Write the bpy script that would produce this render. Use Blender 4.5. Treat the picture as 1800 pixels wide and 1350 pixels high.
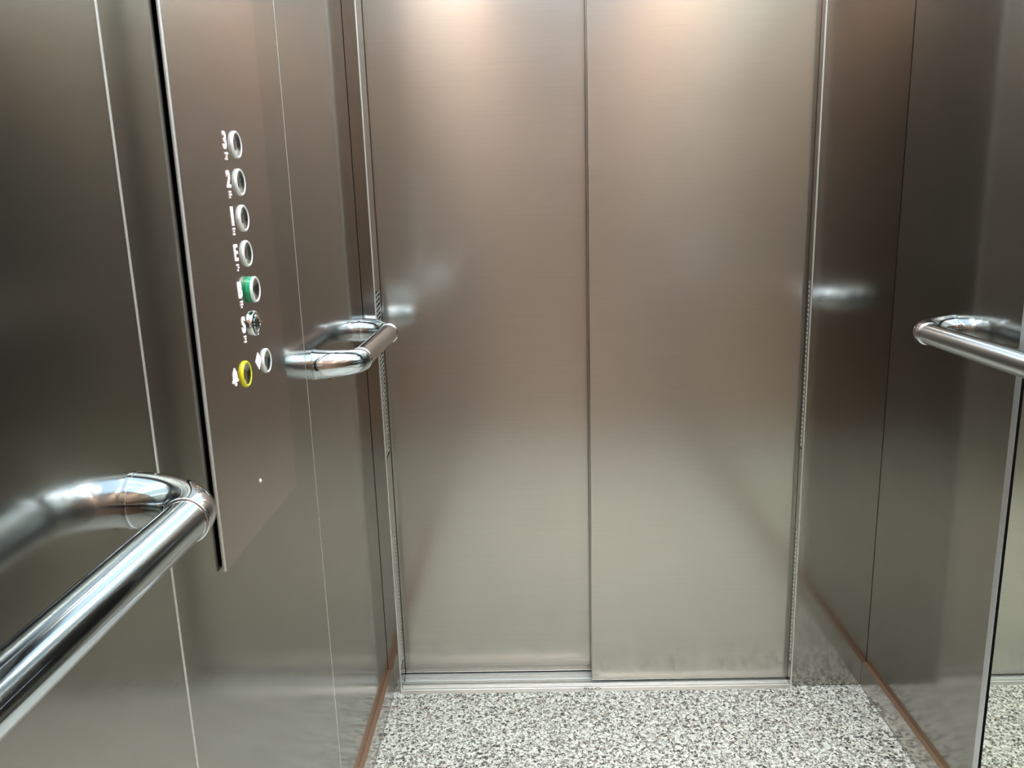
import bpy, bmesh, math, random
from mathutils import Vector, Matrix, Euler

random.seed(7)
for o in list(bpy.data.objects):
    bpy.data.objects.remove(o, do_unlink=True)
S = bpy.context.scene
C = S.collection

# ------------------------------------------------------------------ camera
YAW, PITCH, ROLL = -0.0255, 0.2210, -0.0304
FPX = 1397.7
CAM = Vector((-0.1999, -1.652, 1.1032))
cy, sy, cp, sp, cr, sr = math.cos(YAW), math.sin(YAW), math.cos(PITCH), math.sin(PITCH), math.cos(ROLL), math.sin(ROLL)
fwd = Vector((sy*cp, cy*cp, -sp)); rgt = Vector((cy, -sy, 0)); up = rgt.cross(fwd)
r2 = cr*rgt + sr*up; u2 = -sr*rgt + cr*up
cd = bpy.data.cameras.new('camera'); co = bpy.data.objects.new('camera', cd); C.objects.link(co)
cd.sensor_fit = 'HORIZONTAL'; cd.sensor_width = 36.0; cd.lens = 36.0*FPX/1800.0
cd.clip_start = 0.01; cd.clip_end = 50
m = Matrix((r2, u2, -fwd)).transposed().to_4x4(); m.translation = CAM
co.matrix_world = m
S.camera = co

# ------------------------------------------------------------------ world, exposure
w = bpy.data.worlds.new('world'); S.world = w; w.use_nodes = True
w.node_tree.nodes['Background'].inputs[0].default_value = (0.02, 0.02, 0.022, 1)
w.node_tree.nodes['Background'].inputs[1].default_value = 0.3
S.view_settings.view_transform = 'Standard'; S.view_settings.look = 'None'
S.view_settings.gamma = 1.0; S.view_settings.use_curve_mapping = False
S.view_settings.exposure = 0.0

# cabin: 1.1 m wide, 2.05 m long, 2.2 m high
XL, XR, YB, ZC = -0.55, 0.55, -2.05, 2.20
PANEL_E = 3.2      # ceiling light panels
STRIP_E = 30.0
SPOT_W = 36.0       # recessed spots

# ------------------------------------------------------------------ helpers
def tag(o, label=None, cat=None, group=None, kind=None):
    if label: o['label'] = label
    if cat: o['category'] = cat
    if group: o['group'] = group
    if kind: o['kind'] = kind
    return o

def empty(name, loc):
    o = bpy.data.objects.new(name, None); C.objects.link(o); o.location = loc
    o.empty_display_size = 0.05
    return o

def obj(name, bm, mat, parent=None, smooth=None):
    me = bpy.data.meshes.new(name); bmesh.ops.recalc_face_normals(bm, faces=bm.faces[:])
    bm.to_mesh(me); bm.free()
    if smooth is not None:
        for p in me.polygons: p.use_smooth = True
        me.set_sharp_from_angle(angle=math.radians(smooth))
    o = bpy.data.objects.new(name, me); C.objects.link(o)
    if not isinstance(mat, (list, tuple)): mat = [mat]
    for mm in mat: me.materials.append(mm)
    if parent:
        o.parent = parent
        l = Vector(parent.location)
        if parent.parent: l += Vector(parent.parent.location)
        o.location = -l          # meshes are written in world coordinates
        if parent.type == 'MESH': o.location = (0, 0, 0)
    return o

def bx(bm, x0, x1, y0, y1, z0, z1, bev=0.0, mi=0):
    vs = [bm.verts.new(p) for p in ((x0,y0,z0),(x1,y0,z0),(x1,y1,z0),(x0,y1,z0),(x0,y0,z1),(x1,y0,z1),(x1,y1,z1),(x0,y1,z1))]
    fs = [bm.faces.new([vs[i] for i in f]) for f in ((0,3,2,1),(4,5,6,7),(0,1,5,4),(1,2,6,5),(2,3,7,6),(3,0,4,7))]
    for f in fs: f.material_index = mi
    if bev:
        es = set(e for f in fs for e in f.edges)
        bmesh.ops.bevel(bm, geom=list(es), offset=bev, segments=2, affect='EDGES', profile=0.5)
    return fs

def box(name, x0, x1, y0, y1, z0, z1, mat, parent=None, bev=0.0):
    bm = bmesh.new(); bx(bm, x0, x1, y0, y1, z0, z1, bev)
    return obj(name, bm, mat, parent)

def sweep(bm, pts, rads, seg=32, cap=True):
    """round tube through pts with a radius at each"""
    pts = [Vector(p) for p in pts]; rings = []; n = None
    for i, p in enumerate(pts):
        t = (pts[min(i+1, len(pts)-1)] - pts[max(i-1, 0)]).normalized()
        if n is None:
            n = t.orthogonal().normalized() if abs(t.z) > .9 else Vector((0,0,1))
        n = (n - t*n.dot(t)).normalized(); b = t.cross(n)
        rings.append([bm.verts.new(p + rads[i]*(math.cos(a)*n + math.sin(a)*b)) for a in [2*math.pi*k/seg for k in range(seg)]])
    for a, b in zip(rings, rings[1:]):
        for k in range(seg):
            bm.faces.new((a[k], a[(k+1)%seg], b[(k+1)%seg], b[k]))
    if cap:
        bm.faces.new(rings[0]); bm.faces.new(rings[-1])

def lathe_x(bm, cx, cy_, cz, prof, seg=48, mi=0):
    """profile (distance along +X, radius) turned round an axis parallel to X"""
    rings = []
    for d, r in prof:
        if r < 1e-6: rings.append([bm.verts.new((cx+d, cy_, cz))])
        else: rings.append([bm.verts.new((cx+d, cy_+r*math.cos(a), cz+r*math.sin(a))) for a in [2*math.pi*k/seg for k in range(seg)]])
    for a, b in zip(rings, rings[1:]):
        for k in range(seg):
            va = [a[k], a[(k+1)%seg]] if len(a) > 1 else [a[0]]
            vb = [b[(k+1)%seg], b[k]] if len(b) > 1 else [b[0]]
            f = bm.faces.new(va+vb); f.material_index = mi

# ------------------------------------------------------------------ materials
def mat(name, col, rough=0.5, metal=0.0, spec=None, emit=None, es=0.0):
    m = bpy.data.materials.new(name); m.use_nodes = True
    b = m.node_tree.nodes['Principled BSDF']
    b.inputs['Base Color'].default_value = (*col, 1); b.inputs['Roughness'].default_value = rough
    b.inputs['Metallic'].default_value = metal
    if spec is not None: b.inputs['Specular IOR Level'].default_value = spec
    if emit: b.inputs['Emission Color'].default_value = (*emit, 1); b.inputs['Emission Strength'].default_value = es
    return m

def brushed(name, col, rough, aniso, blur_dir=(0,0,1), grain='x', colvar=0.032, bump=1, wave=0.0, haze=0.3, haze_r=0.36):
    """brushed stainless steel: fine horizontal grain, the highlight smeared across it"""
    m = mat(name, col, rough, 1.0); nt = m.node_tree; N = nt.nodes; L = nt.links
    b = N['Principled BSDF']; b.inputs['Anisotropic'].default_value = aniso
    cv = N.new('ShaderNodeCombineXYZ')
    for i in range(3): cv.inputs[i].default_value = blur_dir[i]
    L.new(cv.outputs[0], b.inputs['Tangent'])
    tc = N.new('ShaderNodeTexCoord')
    mp = N.new('ShaderNodeMapping'); L.new(tc.outputs['Object'], mp.inputs[0])
    mp.inputs['Scale'].default_value = (6, 6, 900)
    n = N.new('ShaderNodeTexNoise'); n.inputs['Scale'].default_value = 1.0; n.inputs['Detail'].default_value = 3
    L.new(mp.outputs[0], n.inputs['Vector'])
    # grain in the colour
    mr = N.new('ShaderNodeMapRange'); mr.inputs['To Min'].default_value = 1-colvar; mr.inputs['To Max'].default_value = 1+colvar
    mr.inputs['From Min'].default_value = 0.3; mr.inputs['From Max'].default_value = 0.7
    L.new(n.outputs['Fac'], mr.inputs['Value'])
    vm = N.new('ShaderNodeVectorMath'); vm.operation = 'SCALE'; vm.inputs[0].default_value = col
    L.new(mr.outputs[0], vm.inputs['Scale']); L.new(vm.outputs[0], b.inputs['Base Color'])
    # roughness wear, cloudy
    n2 = N.new('ShaderNodeTexNoise'); n2.inputs['Scale'].default_value = 3.0; n2.inputs['Detail'].default_value = 4
    mp2 = N.new('ShaderNodeMapping'); mp2.inputs['Scale'].default_value = (1, 1, 3); L.new(tc.outputs['Object'], mp2.inputs[0])
    L.new(mp2.outputs[0], n2.inputs['Vector'])
    mr2 = N.new('ShaderNodeMapRange'); mr2.inputs['From Min'].default_value = .3; mr2.inputs['From Max'].default_value = .7
    mr2.inputs['To Min'].default_value = rough*0.9; mr2.inputs['To Max'].default_value = rough*1.1
    L.new(n2.outputs['Fac'], mr2.inputs['Value']); L.new(mr2.outputs[0], b.inputs['Roughness'])
    # broad soft haze round the sharper core of the reflection
    b2 = N.new('ShaderNodeBsdfPrincipled'); b2.inputs['Metallic'].default_value = 1.0; b2.inputs['Roughness'].default_value = haze_r
    b2.inputs['Anisotropic'].default_value = 0.85; L.new(cv.outputs[0], b2.inputs['Tangent']); L.new(vm.outputs[0], b2.inputs['Base Color'])
    ms = N.new('ShaderNodeMixShader'); ms.inputs[0].default_value = haze
    L.new(b.outputs[0], ms.inputs[1]); L.new(b2.outputs[0], ms.inputs[2]); L.new(ms.outputs[0], N['Material Output'].inputs['Surface'])
    if bump or wave:
        n3 = N.new('ShaderNodeTexNoise'); n3.inputs['Scale'].default_value = 1.0; n3.inputs['Detail'].default_value = 2
        mp3 = N.new('ShaderNodeMapping'); mp3.inputs['Scale'].default_value = (9, 9, 60); L.new(tc.outputs['Object'], mp3.inputs[0])
        L.new(mp3.outputs[0], n3.inputs['Vector'])
        bp = N.new('ShaderNodeBump'); bp.inputs['Strength'].default_value = 0.5; bp.inputs['Distance'].default_value = 0.0001
        L.new(n3.outputs['Fac'], bp.inputs['Height']); L.new(bp.outputs[0], b.inputs['Normal'])
    return m

STEEL = (0.56, 0.535, 0.48)
M_door = brushed('brushed_door_steel', STEEL, 0.18, 0.35, bump=0, haze=0.27)
M_wall = brushed('brushed_wall_steel', (0.38, 0.367, 0.335), 0.13, 0.5, haze=0.12)
M_cop = brushed('brushed_faceplate_steel', (0.50, 0.435, 0.40), 0.15, 0.5, haze=0.18)
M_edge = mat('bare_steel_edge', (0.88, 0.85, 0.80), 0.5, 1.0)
M_chrome = mat('polished_chrome', (0.74, 0.79, 0.84), 0.05, 1.0)
M_tube = mat('satin_tube_steel', (0.69, 0.75, 0.81), 0.07, 1.0)
M_gap = mat('dark_gap', (0.008, 0.008, 0.010), 0.9, spec=0.05)
M_mirror = mat('mirror_silver', (0.86, 0.90, 0.83), 0.012, 1.0)
M_alu = mat('aluminium', (0.84, 0.85, 0.83), 0.38, 0.9)
M_trim = mat('satin_aluminium_trim', (0.74, 0.75, 0.76), 0.45, 1.0)
M_letter = mat('engraved_letters', (0.30, 0.30, 0.30), 0.5, 0.6)
M_white = mat('white_plastic', (0.90, 0.93, 0.90), 0.3)
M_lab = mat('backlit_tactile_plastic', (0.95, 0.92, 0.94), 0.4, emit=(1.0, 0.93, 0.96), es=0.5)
M_green = mat('green_plastic', (0.03, 0.42, 0.20), 0.25)
M_yellow = mat('yellow_plastic', (0.90, 0.80, 0.02), 0.3)
M_ceil = mat('ceiling_white', (0.72, 0.72, 0.72), 0.6)
M_skirt = brushed('skirting_steel', (0.60, 0.56, 0.52), 0.13, 0.3)
M_ledge = mat('coppery_ledge', (0.42, 0.27, 0.19), 0.35, 0.8)
M_seal = mat('grey_sealant', (0.25, 0.25, 0.24), 0.6)
M_back = brushed('rose_tinted_steel', (0.58, 0.35, 0.24), 0.33, 0.5, bump=0, haze=0.4, haze_r=0.55)
M_lamp = mat('lamp_diffuser', (0.9, 0.9, 0.9), 0.5, emit=(0.56, 0.78, 1.0), es=PANEL_E)
M_strip = mat('strip_diffuser', (0.9, 0.9, 0.9), 0.5, emit=(0.90, 0.97, 1.0), es=STRIP_E)
M_spot = mat('spot_lens', (0.9, 0.9, 0.9), 0.3, emit=(1.0, 0.90, 0.78), es=3.5)

def granite():
    m = mat('speckled_floor', (0.6, 0.6, 0.56), 0.45, spec=0.4); nt = m.node_tree; N = nt.nodes; L = nt.links
    b = N['Principled BSDF']; tc = N.new('ShaderNodeTexCoord')
    n = N.new('ShaderNodeTexNoise'); n.inputs['Scale'].default_value = 145; n.inputs['Detail'].default_value = 3
    n.inputs['Roughness'].default_value = 0.6; n.inputs['Distortion'].default_value = 1.2
    L.new(tc.outputs['Object'], n.inputs['Vector'])
    r = N.new('ShaderNodeValToRGB'); e = r.color_ramp.elements
    e[0].position = 0.37; e[0].color = (0.035, 0.032, 0.03, 1)
    e[1].position = 0.59; e[1].color = (0.80, 0.80, 0.72, 1)
    a = e.new(0.44); a.color = (0.18, 0.165, 0.15, 1)
    a = e.new(0.50); a.color = (0.50, 0.49, 0.45, 1)
    L.new(n.outputs['Fac'], r.inputs[0])
    n2 = N.new('ShaderNodeTexNoise'); n2.inputs['Scale'].default_value = 60; n2.inputs['Detail'].default_value = 1
    L.new(tc.outputs['Object'], n2.inputs['Vector'])
    r2_ = N.new('ShaderNodeValToRGB'); r2_.color_ramp.elements[0].position = .60; r2_.color_ramp.elements[0].color = (1,1,1,1)
    r2_.color_ramp.elements[1].position = .75; r2_.color_ramp.elements[1].color = (0.80, .68, .62, 1)
    L.new(n2.outputs['Fac'], r2_.inputs[0])
    mx = N.new('ShaderNodeMix'); mx.data_type = 'RGBA'; mx.blend_type = 'MULTIPLY'; mx.inputs[0].default_value = 1
    L.new(r.outputs[0], mx.inputs[6]); L.new(r2_.outputs[0], mx.inputs[7]); L.new(mx.outputs[2], b.inputs['Base Color'])
    return m
M_floor = granite()

# ------------------------------------------------------------------ the setting
JL, JR = -0.5228, 0.3816
bm = bmesh.new(); bx(bm, XL-0.02, XR+0.02, YB-0.02, -0.0095, -0.03, 0.0)
bx(bm, XL-0.02, JL, -0.0095, 0.003, -0.03, 0.0); bx(bm, JR, XR+0.02, -0.0095, 0.003, -0.03, 0.0)
tag(obj('floor', bm, M_floor), kind='structure')
tag(box('ceiling', XL-0.02, XR+0.02, YB-0.02, 0.12, ZC, ZC+0.03, M_ceil), kind='structure')
tag(box('wall_back', XL-0.02, XR+0.02, YB-0.03, YB, 0, ZC, M_back), kind='structure')

J1, J2 = -0.953, -0.448
# left wall: three steel panels on a dark backing, narrow joints between them
wl = tag(box('wall_left', XL-0.03, XL-0.006, YB, 0.0, 0, ZC, M_gap), kind='structure')
for a, b in ((YB, J1-0.0018), (J1+0.0018, J2-0.0009), (J2+0.0009, -0.0012)):
    box('wall_panel', XL-0.006, XL, a, b, 0.0, ZC, M_wall, wl, bev=0.0006)
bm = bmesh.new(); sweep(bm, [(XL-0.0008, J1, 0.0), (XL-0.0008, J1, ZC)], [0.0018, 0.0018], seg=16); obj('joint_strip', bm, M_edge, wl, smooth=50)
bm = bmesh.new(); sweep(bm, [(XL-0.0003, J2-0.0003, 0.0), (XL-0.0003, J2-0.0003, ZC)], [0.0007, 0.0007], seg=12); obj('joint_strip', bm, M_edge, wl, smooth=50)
# right wall: one steel panel beside the door, the mirror behind it
wr = tag(box('wall_right', XR+0.006, XR+0.03, YB, 0.0, 0, ZC, M_gap), kind='structure')
box('wall_panel', XR, XR+0.006, -0.434, -0.0012, 0.0, ZC, M_wall, wr, bev=0.0006)

# front wall: the narrow and the wide return beside the door and the transom over it
JL, JR = -0.5228, 0.3816
wf = tag(empty('wall_front', (0, 0, 0)), kind='structure')
box('return_panel', XL, JL, 0.0, 0.004, 0, ZC, M_wall, wf, bev=0.0008)
box('return_panel', JR, XR, 0.0, 0.004, 0, ZC, M_wall, wf, bev=0.0008)
box('transom_panel', JL+0.0003, JR-0.0003, 0.0, 0.004, 2.10, ZC, M_wall, wf, bev=0.0008)
box('shaft_backing', XL-0.03, XR+0.03, 0.115, 0.125, -0.03, ZC, M_gap, wf)

# baseboards: steel skirting with a ledge on top
SK, SH = 0.0104, 0.060
for side, x0, x1, xg in (('left', XL+0.0002, XL+SK, XL+0.0002), ('right', XR-SK, XR-0.0002, XR-0.0012)):
    bb = tag(box('baseboard_'+side, x0, x1, YB, -0.0008, 0.0008, SH-0.0008, M_skirt), kind='structure')
    box('top_ledge', x0, x1, YB, -0.0008, SH-0.0007, SH, M_ledge, bb)
    xs = (x1+0.0001, x1+0.0014) if side == 'left' else (x0-0.0014, x0-0.0001)
    box('sealant_line', xs[0], xs[1], YB, -0.012, 0.0001, 0.0009, M_seal, bb)

# door panels: the left one slides behind the right one
tag(box('door_1', -0.56, -0.060, 0.070, 0.098, 0.0045, 2.13, M_door, bev=0.0015), kind='structure')
tag(box('door_2', -0.0757, 0.398, 0.027, 0.057, 0.0045, 2.13, M_door, bev=0.0018), kind='structure')

# ------------------------------------------------------------------ door jambs with slotted vents
def jamb(name, xf, sgn, ydep, label):
    """xf: face of the jamb seen from the opening; sgn: +1 the opening lies towards +X"""
    t = empty(name, (xf, ydep/2, 0)); tag(t, label, 'door jamb')
    back = xf - sgn*0.0022
    y0, y1 = 0.0045, ydep
    s0, s1 = 0.012, min(ydep-0.006, 0.050)
    groups = [(0.050, 0.385), (0.568, 0.934)]
    bm = bmesh.new(); xa, xb = sorted((xf, back))
    bx(bm, xa, xb, y0, s0, 0.0, 2.10); bx(bm, xa, xb, s1, y1, 0.0, 2.10)
    zs = [0.0] + [z for g in groups for z in g] + [2.10]
    for i in range(0, len(zs), 2): bx(bm, xa, xb, s0, s1, zs[i], zs[i+1])
    obj('jamb_face', bm, M_wall, t)
    for z0, z1 in groups:
        bm = bmesh.new(); p = 0.0098; n = int((z1-z0)/p)
        for k in range(n):
            z = z0 + p*(k+0.25); h = 0.0036; sk = 0.006
            vs = []
            for x in (xa, xb):
                for (yy, zz) in ((s0, z), (s1, z+sk), (s1, z+sk+h), (s0, z+h)):
                    vs.append(bm.verts.new((x, yy, min(max(zz, z0), z1))))
            for f in ((0,1,2,3),(7,6,5,4),(0,4,5,1),(1,5,6,2),(2,6,7,3),(3,7,4,0)): bm.faces.new([vs[i] for i in f])
        obj('slotted_vent', bm, M_edge, t)
    xc, xd = sorted((back - sgn*0.0005, back - sgn*0.006))
    box('vent_backing', xc, xd, 0.005, ydep-0.002, 0.0, 2.10, M_gap, t)
    # bright folded edge at the corner with the return panel
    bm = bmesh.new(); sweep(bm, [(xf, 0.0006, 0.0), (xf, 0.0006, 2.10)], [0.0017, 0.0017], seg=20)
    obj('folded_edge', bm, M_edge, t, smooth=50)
    return t
jamb('door_jamb', JL, 1, 0.064, 'steel jamb with slotted vents left of the doors, by the short handrail')
jamb('door_jamb', JR, -1, 0.025, 'steel jamb with slotted vents right of the doors, beside the wide steel return')

# ------------------------------------------------------------------ sill
t = tag(empty('door_sill', (-0.07, 0.035, 0)), 'grooved aluminium door sill between the doors and the speckled floor', 'door sill')
prof = [(-0.0095,-0.02),(-0.0095,0.0012),(-0.0045,0.0012),(-0.0040,0.0002),(0.0070,0.0002),(0.0074,0.0014),(0.0098,0.0014),(0.0104,-0.0020),(0.0112,-0.0020),(0.0118,0.0006),
        (0.0138,0.0006),(0.0144,0.0014),(0.0165,0.0014),(0.0170,-0.0020),(0.0180,-0.0020),(0.0188,0.0003),(0.0215,0.0003),(0.0220,0.0014),(0.0262,0.0014),(0.0265,-0.006),(0.0300,-0.006),(0.0304,0.0014),
        (0.0335,0.0014),(0.0340,-0.0015),(0.0365,-0.0015),(0.0368,0.0014),(0.0392,0.0014),(0.0396,-0.006),(0.0515,-0.006),(0.0518,0.0014),
        (0.0560,0.0014),(0.0563,-0.0015),(0.0605,-0.0015),(0.0608,0.0014),(0.0640,0.0014),(0.0644,-0.0015),(0.0685,-0.0015),(0.0690,0.0014),(0.110,0.0014),(0.110,-0.02)]
bm = bmesh.new()
ra = [bm.verts.new((JL+0.0005, y, z)) for y, z in prof]; rb = [bm.verts.new((JR-0.0005, y, z)) for y, z in prof]
for i in range(len(prof)): bm.faces.new((ra[i], ra[(i+1)%len(prof)], rb[(i+1)%len(prof)], rb[i]))
bm.faces.new(ra); bm.faces.new(list(reversed(rb)))
obj('sill_plate', bm, M_alu, t)

def text_mesh(s, size, depth, bold):
    cu = bpy.data.curves.new('t', 'FONT'); cu.body = s; cu.size = size; cu.extrude = depth/2; cu.align_x = 'CENTER'; cu.align_y = 'CENTER'
    cu.offset = size*bold
    o = bpy.data.objects.new('t', cu); C.objects.link(o)
    dg = bpy.context.evaluated_depsgraph_get(); me = bpy.data.meshes.new_from_object(o.evaluated_get(dg))
    bpy.data.objects.remove(o, do_unlink=True); bpy.data.curves.remove(cu)
    return me
def text_obj(name, s, size, depth, mtx, mat_, parent, bold=0.02):
    me = text_mesh(s, size, depth, bold); me.name = name; me.materials.clear(); me.materials.append(mat_)
    bm = bmesh.new(); bm.from_mesh(me)
    co_ = [v.co for v in bm.verts]
    cx = (min(c.x for c in co_)+max(c.x for c in co_))/2; cyy = (min(c.y for c in co_)+max(c.y for c in co_))/2
    for v in bm.verts: v.co = mtx @ Vector((v.co.x-cx, v.co.y-cyy, v.co.z))
    bpy.data.meshes.remove(me)
    return obj(name, bm, mat_, parent)
mt = Matrix.Translation((-0.0765, 0.0012, 0.0005)) @ Matrix.Rotation(math.pi, 4, 'Z') @ Matrix.Diagonal((1.55, 1, 1, 1))
text_obj('lettering', 'OTIS', 0.0125, 0.0004, mt, M_letter, t)

# ------------------------------------------------------------------ control panel on the left wall
FX = -0.5435
cop = tag(empty('control_panel', (FX, -0.70, 0.72)), 'tall brushed steel lift control panel with a column of round buttons on the left wall', 'control panel')
CY0, CY1, CZ0, CZ1 = -0.842, -0.566, 0.7165, 2.06
bm = bmesh.new(); bx(bm, FX-0.0040, FX, CY0, CY1, CZ0, CZ1, bev=0.0004)
fp = obj('faceplate', bm, M_cop, cop)
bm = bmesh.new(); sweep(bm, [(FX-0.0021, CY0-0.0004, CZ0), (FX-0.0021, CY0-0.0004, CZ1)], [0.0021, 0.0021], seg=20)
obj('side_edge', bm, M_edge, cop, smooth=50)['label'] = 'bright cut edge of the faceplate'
box('back_box', XL+0.0002, FX-0.0041, CY0+0.004, CY1-0.004, CZ0+0.004, CZ1-0.004, M_gap, cop)

def dots(bm, y, z, cells, pitch=0.0031, r=0.0013):
    """raised braille dots, cells = list of (column,row)"""
    for c, rw in cells:
        lathe_x(bm, FX+0.0004, y + c*pitch, z - rw*pitch, [(0, r), (0.0005, r*0.85), (0.0008, r*0.4), (0.0009, 0)], seg=12)

def button(y, z, kind):
    names = {'white': M_white, 'green': M_green, 'yellow': M_yellow}
    if kind == 'key':
        bm = bmesh.new(); lathe_x(bm, FX, y, z, [(0, 0.0158), (0.003, 0.0158), (0.0042, 0.0150), (0.0046, 0.0115), (0.0040, 0.0112), (0.0052, 0.0100), (0.0066, 0.0070), (0.0068, 0.0)])
        b = obj('key_switch', bm, M_chrome, cop, smooth=50); b['label'] = 'round metal key switch below the green-ringed button'
        bm = bmesh.new()
        bx(bm, FX+0.0066, FX+0.0072, y-0.0008, y+0.0008, z-0.005, z+0.005); obj('key_slot', bm, M_gap, b)
        bm = bmesh.new(); bx(bm, FX+0.0064, FX+0.0082, y+0.003, y+0.0095, z-0.0012, z+0.0022, bev=0.0004); obj('key_pointer', bm, mat('brass', (0.75,0.62,0.30), 0.25, 1.0), b)
        return b
    hgt = 0.0085 if kind == 'green' else 0.0032
    bm = bmesh.new()
    if kind == 'green':
        prof = [(0, 0.0160), (hgt-0.0030, 0.0160), (hgt-0.0030, 0.0110)]
        lathe_x(bm, FX, y, z, prof)
        b = obj('call_button', bm, M_green, cop, smooth=40); b['label'] = 'raised green-collared round button'
        bm = bmesh.new(); lathe_x(bm, FX+hgt-0.0030, y, z, [(0, 0.0160), (0.0018, 0.0160), (0.0028, 0.0152), (0.0031, 0.0144), (0.0027, 0.0134), (0.0016, 0.0129)])
        obj('rim', bm, M_white, b, smooth=60)
    else:
        lathe_x(bm, FX, y, z, [(0, 0.0160), (hgt-0.0014, 0.0160), (hgt-0.0004, 0.0152), (hgt, 0.0144), (hgt-0.0004, 0.0134), (hgt-0.0012, 0.0129)])
        b = obj('call_button', bm, names[kind], cop, smooth=60)
        if kind == 'yellow': b['label'] = 'yellow-ringed round alarm button'
        else: b['label'] = 'white-ringed round button'
    bm = bmesh.new(); lathe_x(bm, FX+hgt-0.0014, y, z, [(0.0, 0.0130), (0.0003, 0.0127), (-0.0018, 0.0060), (-0.0036, 0.0002), (-0.0036, 0.0)])
    obj('button_cap', bm, M_capm, b, smooth=60)
    return b
M_capm = mat('cap_steel', (0.72, 0.72, 0.70), 0.16, 1.0)

# face the cabin: local x -> +Y ... reading direction seen from inside is towards +Y (to the right)
def lab_m(y, z, sx=1.0): 
    R = Matrix(((0,0,1,0),(1,0,0,0),(0,1,0,0),(0,0,0,1)))
    return Matrix.Translation((FX+0.00045, y, z)) @ R @ Matrix.Diagonal((sx, 1, 1, 1))

BY = -0.6790
rows = [(1.1825, '3', [(0,0),(1,0),(2,0),(1,1),(0,2),(1,2)]), (1.1395, '2', [(0,0),(1,0),(0,1),(1.4,1),(0,2)]), (1.0975, '1', [(0,0),(1.2,0),(0.4,1),(0,2),(0.8,2)]),
        (1.0555, 'E', [(0,0),(1,0),(1.3,1),(0.5,2)]), (1.0118, 'B', [(0,0),(1.2,0),(0,1),(1.3,1),(0.4,2)]), (0.9700, 'S', [(0,0),(1.2,0),(0.9,1),(0,2),(1,2)])]
for i, (z, s, br) in enumerate(rows):
    kind = 'green' if s == 'B' else ('key' if s == 'S' else 'white')
    button(BY, z, kind)
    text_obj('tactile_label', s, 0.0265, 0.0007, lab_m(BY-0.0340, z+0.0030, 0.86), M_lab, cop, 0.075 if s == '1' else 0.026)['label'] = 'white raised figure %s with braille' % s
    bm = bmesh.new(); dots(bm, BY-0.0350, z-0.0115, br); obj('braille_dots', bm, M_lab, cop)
button(-0.7235, 0.9150, 'yellow'); button(-0.6470, 0.9165, 'white')
# bell sign
def poly_sign(name, y, z, polys, parent=cop):
    bm = bmesh.new()
    for pl in polys:
        lo = [bm.verts.new((FX+0.00005, y+a, z+b)) for a, b in pl]; hi = [bm.verts.new((FX+0.0008, y+a, z+b)) for a, b in pl]
        bm.faces.new(hi); bm.faces.new(list(reversed(lo)))
        for i in range(len(pl)): bm.faces.new((lo[i], lo[(i+1)%len(pl)], hi[(i+1)%len(pl)], hi[i]))
    o = obj(name, bm, M_lab, parent); return o
bell = [(-0.0085,-0.0065),(0.0085,-0.0065),(0.0085,-0.0045),(0.0062,-0.0025),(0.0058,0.0030),(0.0040,0.0065),(0.0016,0.0082),(0.0012,0.0102),(-0.0012,0.0102),(-0.0016,0.0082),(-0.0040,0.0065),(-0.0058,0.0030),(-0.0062,-0.0025),(-0.0085,-0.0045)]
clap = [(0.0030*math.cos(a), -0.0078+0.0030*math.sin(a)) for a in [math.pi + k*math.pi/8 for k in range(9)]]
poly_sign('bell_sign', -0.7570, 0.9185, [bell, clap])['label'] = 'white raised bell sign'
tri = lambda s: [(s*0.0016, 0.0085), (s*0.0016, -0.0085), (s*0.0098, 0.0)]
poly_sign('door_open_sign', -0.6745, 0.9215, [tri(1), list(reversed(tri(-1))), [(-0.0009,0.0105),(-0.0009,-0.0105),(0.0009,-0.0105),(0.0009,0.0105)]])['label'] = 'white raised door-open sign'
# small screw low on the plate
bm = bmesh.new(); lathe_x(bm, FX, -0.7110, 0.7755, [(0, 0.0026), (0.0008, 0.0025), (0.0013, 0.0016), (0.0014, 0.0)], seg=20)
obj('screw', bm, M_white, cop, smooth=50)

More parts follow.
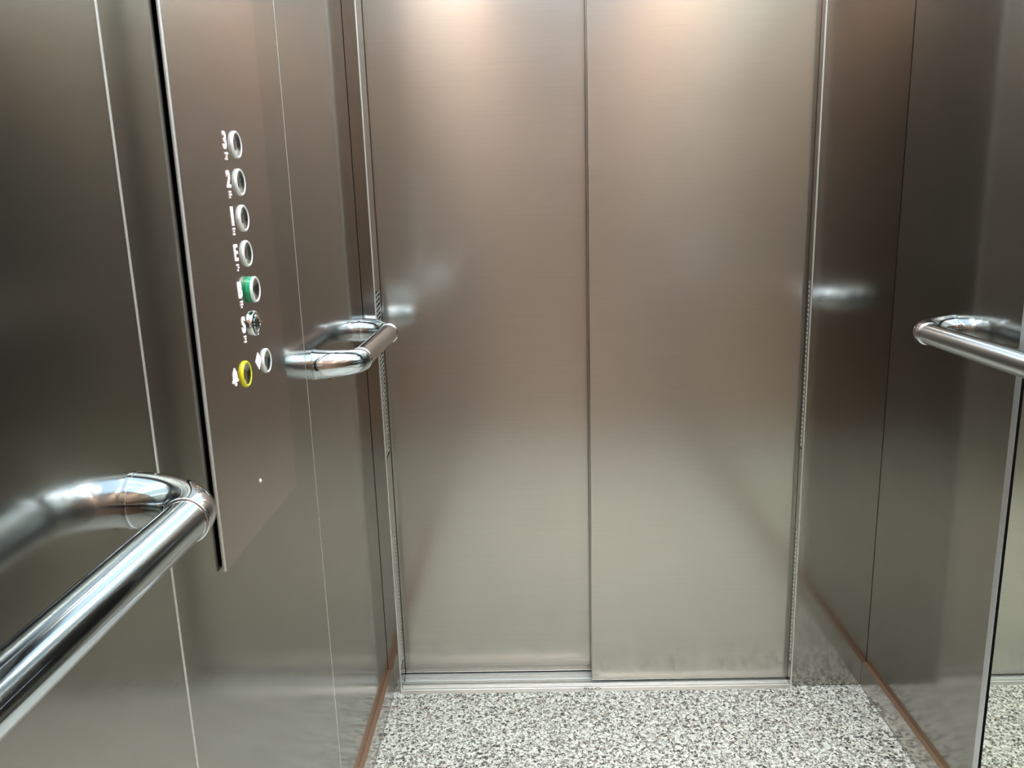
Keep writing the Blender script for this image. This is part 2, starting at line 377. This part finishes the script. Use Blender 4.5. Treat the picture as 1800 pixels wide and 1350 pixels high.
# ------------------------------------------------------------------ handrails
def handrail(sgn, ya, yb, zc, label, near_bend=0.047):
    """sgn +1: on the left wall (rail stands off towards +X). ya < yb: centres of the two wall flanges"""
    xw = XL if sgn > 0 else XR
    t = tag(empty('handrail', (xw, (ya+yb)/2, zc)), label, 'handrail')
    so = 0.065; R = 0.047
    def elbow(yc, d, R=R):
        # d: direction the tube leaves along Y
        pts = []; rad = []
        for k in range(0, 21):
            a = k/20*math.pi/2
            pts.append((xw+sgn*(0.0003+(so-0.0003)*math.sin(a)), yc+d*R*(1-math.cos(a)), zc)); rad.append(0.0250-0.0058*(k/20)**0.8)
        pts.append((xw+sgn*so, yc+d*(R+0.004), zc)); rad.append(0.0190)
        bm = bmesh.new(); sweep(bm, pts, rad, seg=48)
        e = obj('elbow', bm, M_chrome, t, smooth=40)
        bm = bmesh.new(); sweep(bm, [(xw+sgn*0.0001, yc, zc), (xw+sgn*0.0022, yc, zc)], [0.0258, 0.0258], seg=48)
        obj('flange_ring', bm, M_tube, e, smooth=40)
        # set screw underneath the bend
        bm = bmesh.new(); sweep(bm, [(xw+sgn*0.020, yc+d*0.004, zc-0.0225), (xw+sgn*0.020, yc+d*0.004, zc-0.0250)], [0.0030, 0.0026], seg=16)
        obj('set_screw', bm, M_gap, e)
        bm = bmesh.new(); sweep(bm, [(xw+sgn*so, yc+d*(R+0.0030+0.0022*k/6), zc) for k in range(7)], [0.0186+0.0014*math.sin(math.pi*k/6) for k in range(7)], seg=48)
        obj('collar', bm, M_chrome, e, smooth=40)
        return yc+d*(R+0.003)
    y0 = elbow(ya, 1, near_bend); y1 = elbow(yb, -1)
    bm = bmesh.new(); n = 8
    sweep(bm, [(xw+sgn*so, y0+(y1-y0)*k/n, zc) for k in range(n+1)], [0.0182]*(n+1), seg=64)
    obj('rail_tube', bm, M_tube, t, smooth=40)
    return t
handrail(1, -1.93, -0.998, 0.860, 'long steel handrail nearest the camera on the left wall, below the control panel')
handrail(1, -0.390, -0.0265, 0.860, 'short steel handrail between the control panel and the doors', 0.034)
handrail(-1, -1.93, -0.234, 0.866, 'steel handrail on the right wall, running in front of the mirror')

# ------------------------------------------------------------------ mirror on the right wall
t = tag(empty('wall_mirror', (XR, -1.2, 1.1)), 'tall wall mirror on the right wall reflecting the doors and floor', 'mirror')
box('mirror_glass', XR+0.0008, XR+0.006, YB, -0.4535, 0.0, ZC, M_mirror, t)
box('edge_gap', XR-0.0002, XR+0.006, -0.4533, -0.4492, 0.0, ZC, M_gap, t)
box('edge_trim', XR-0.0012, XR+0.006, -0.4490, -0.4345, 0.0, ZC, M_trim, t, bev=0.0006)

# ------------------------------------------------------------------ ceiling lamps
t = tag(empty('ceiling_light', (0, -1.0, ZC)), 'wide glowing white ceiling panel between the two light strips', 'ceiling light')
box('frame', -0.385, 0.385, -2.0, -0.19, ZC-0.010, ZC-0.0005, M_alu, t, bev=0.002)
box('diffuser', -0.37, 0.37, -1.985, -0.205, ZC-0.0115, ZC-0.0098, M_lamp, t)
for x, lab in ((-0.455, 'narrow bright light strip in the ceiling by the left wall'), (0.455, 'narrow bright light strip in the ceiling by the right wall')):
    t = tag(empty('light_strip', (x, -1.0, ZC)), lab, 'light strip', 'ceiling light strips')
    box('housing', x-0.035, x+0.035, -2.0, -0.19, ZC-0.010, ZC-0.0005, M_alu, t, bev=0.002)
    box('diffuser', x-0.026, x+0.026, -1.99, -0.20, ZC-0.0115, ZC-0.0098, M_strip, t)
for i, (x, y) in enumerate([(sx*0.20, yy) for yy in (-0.35, -0.85, -1.35) for sx in (-1, 1)]):
    t = tag(empty('spot_light', (x, y, ZC-0.0115)), 'small round spotlight set in the ceiling panel', 'spotlight', 'ceiling spotlights')
    bm = bmesh.new()
    sweep(bm, [(x, y, ZC-0.0117), (x, y, ZC-0.016)], [0.034, 0.031], seg=32); obj('trim_ring', bm, M_chrome, t)
    bm = bmesh.new(); sweep(bm, [(x, y, ZC-0.0162), (x, y, ZC-0.0175)], [0.024, 0.023], seg=32); obj('lens', bm, M_spot, t)
    ld = bpy.data.lights.new('lamp', 'SPOT'); ld.energy = SPOT_W; ld.color = (1.0, 0.99, 0.92); ld.spot_size = math.radians(62); ld.spot_blend = 0.9; ld.shadow_soft_size = 0.10
    lo = bpy.data.objects.new('lamp', ld); C.objects.link(lo); lo.parent = t; lo.location = (0, 0, -0.012)
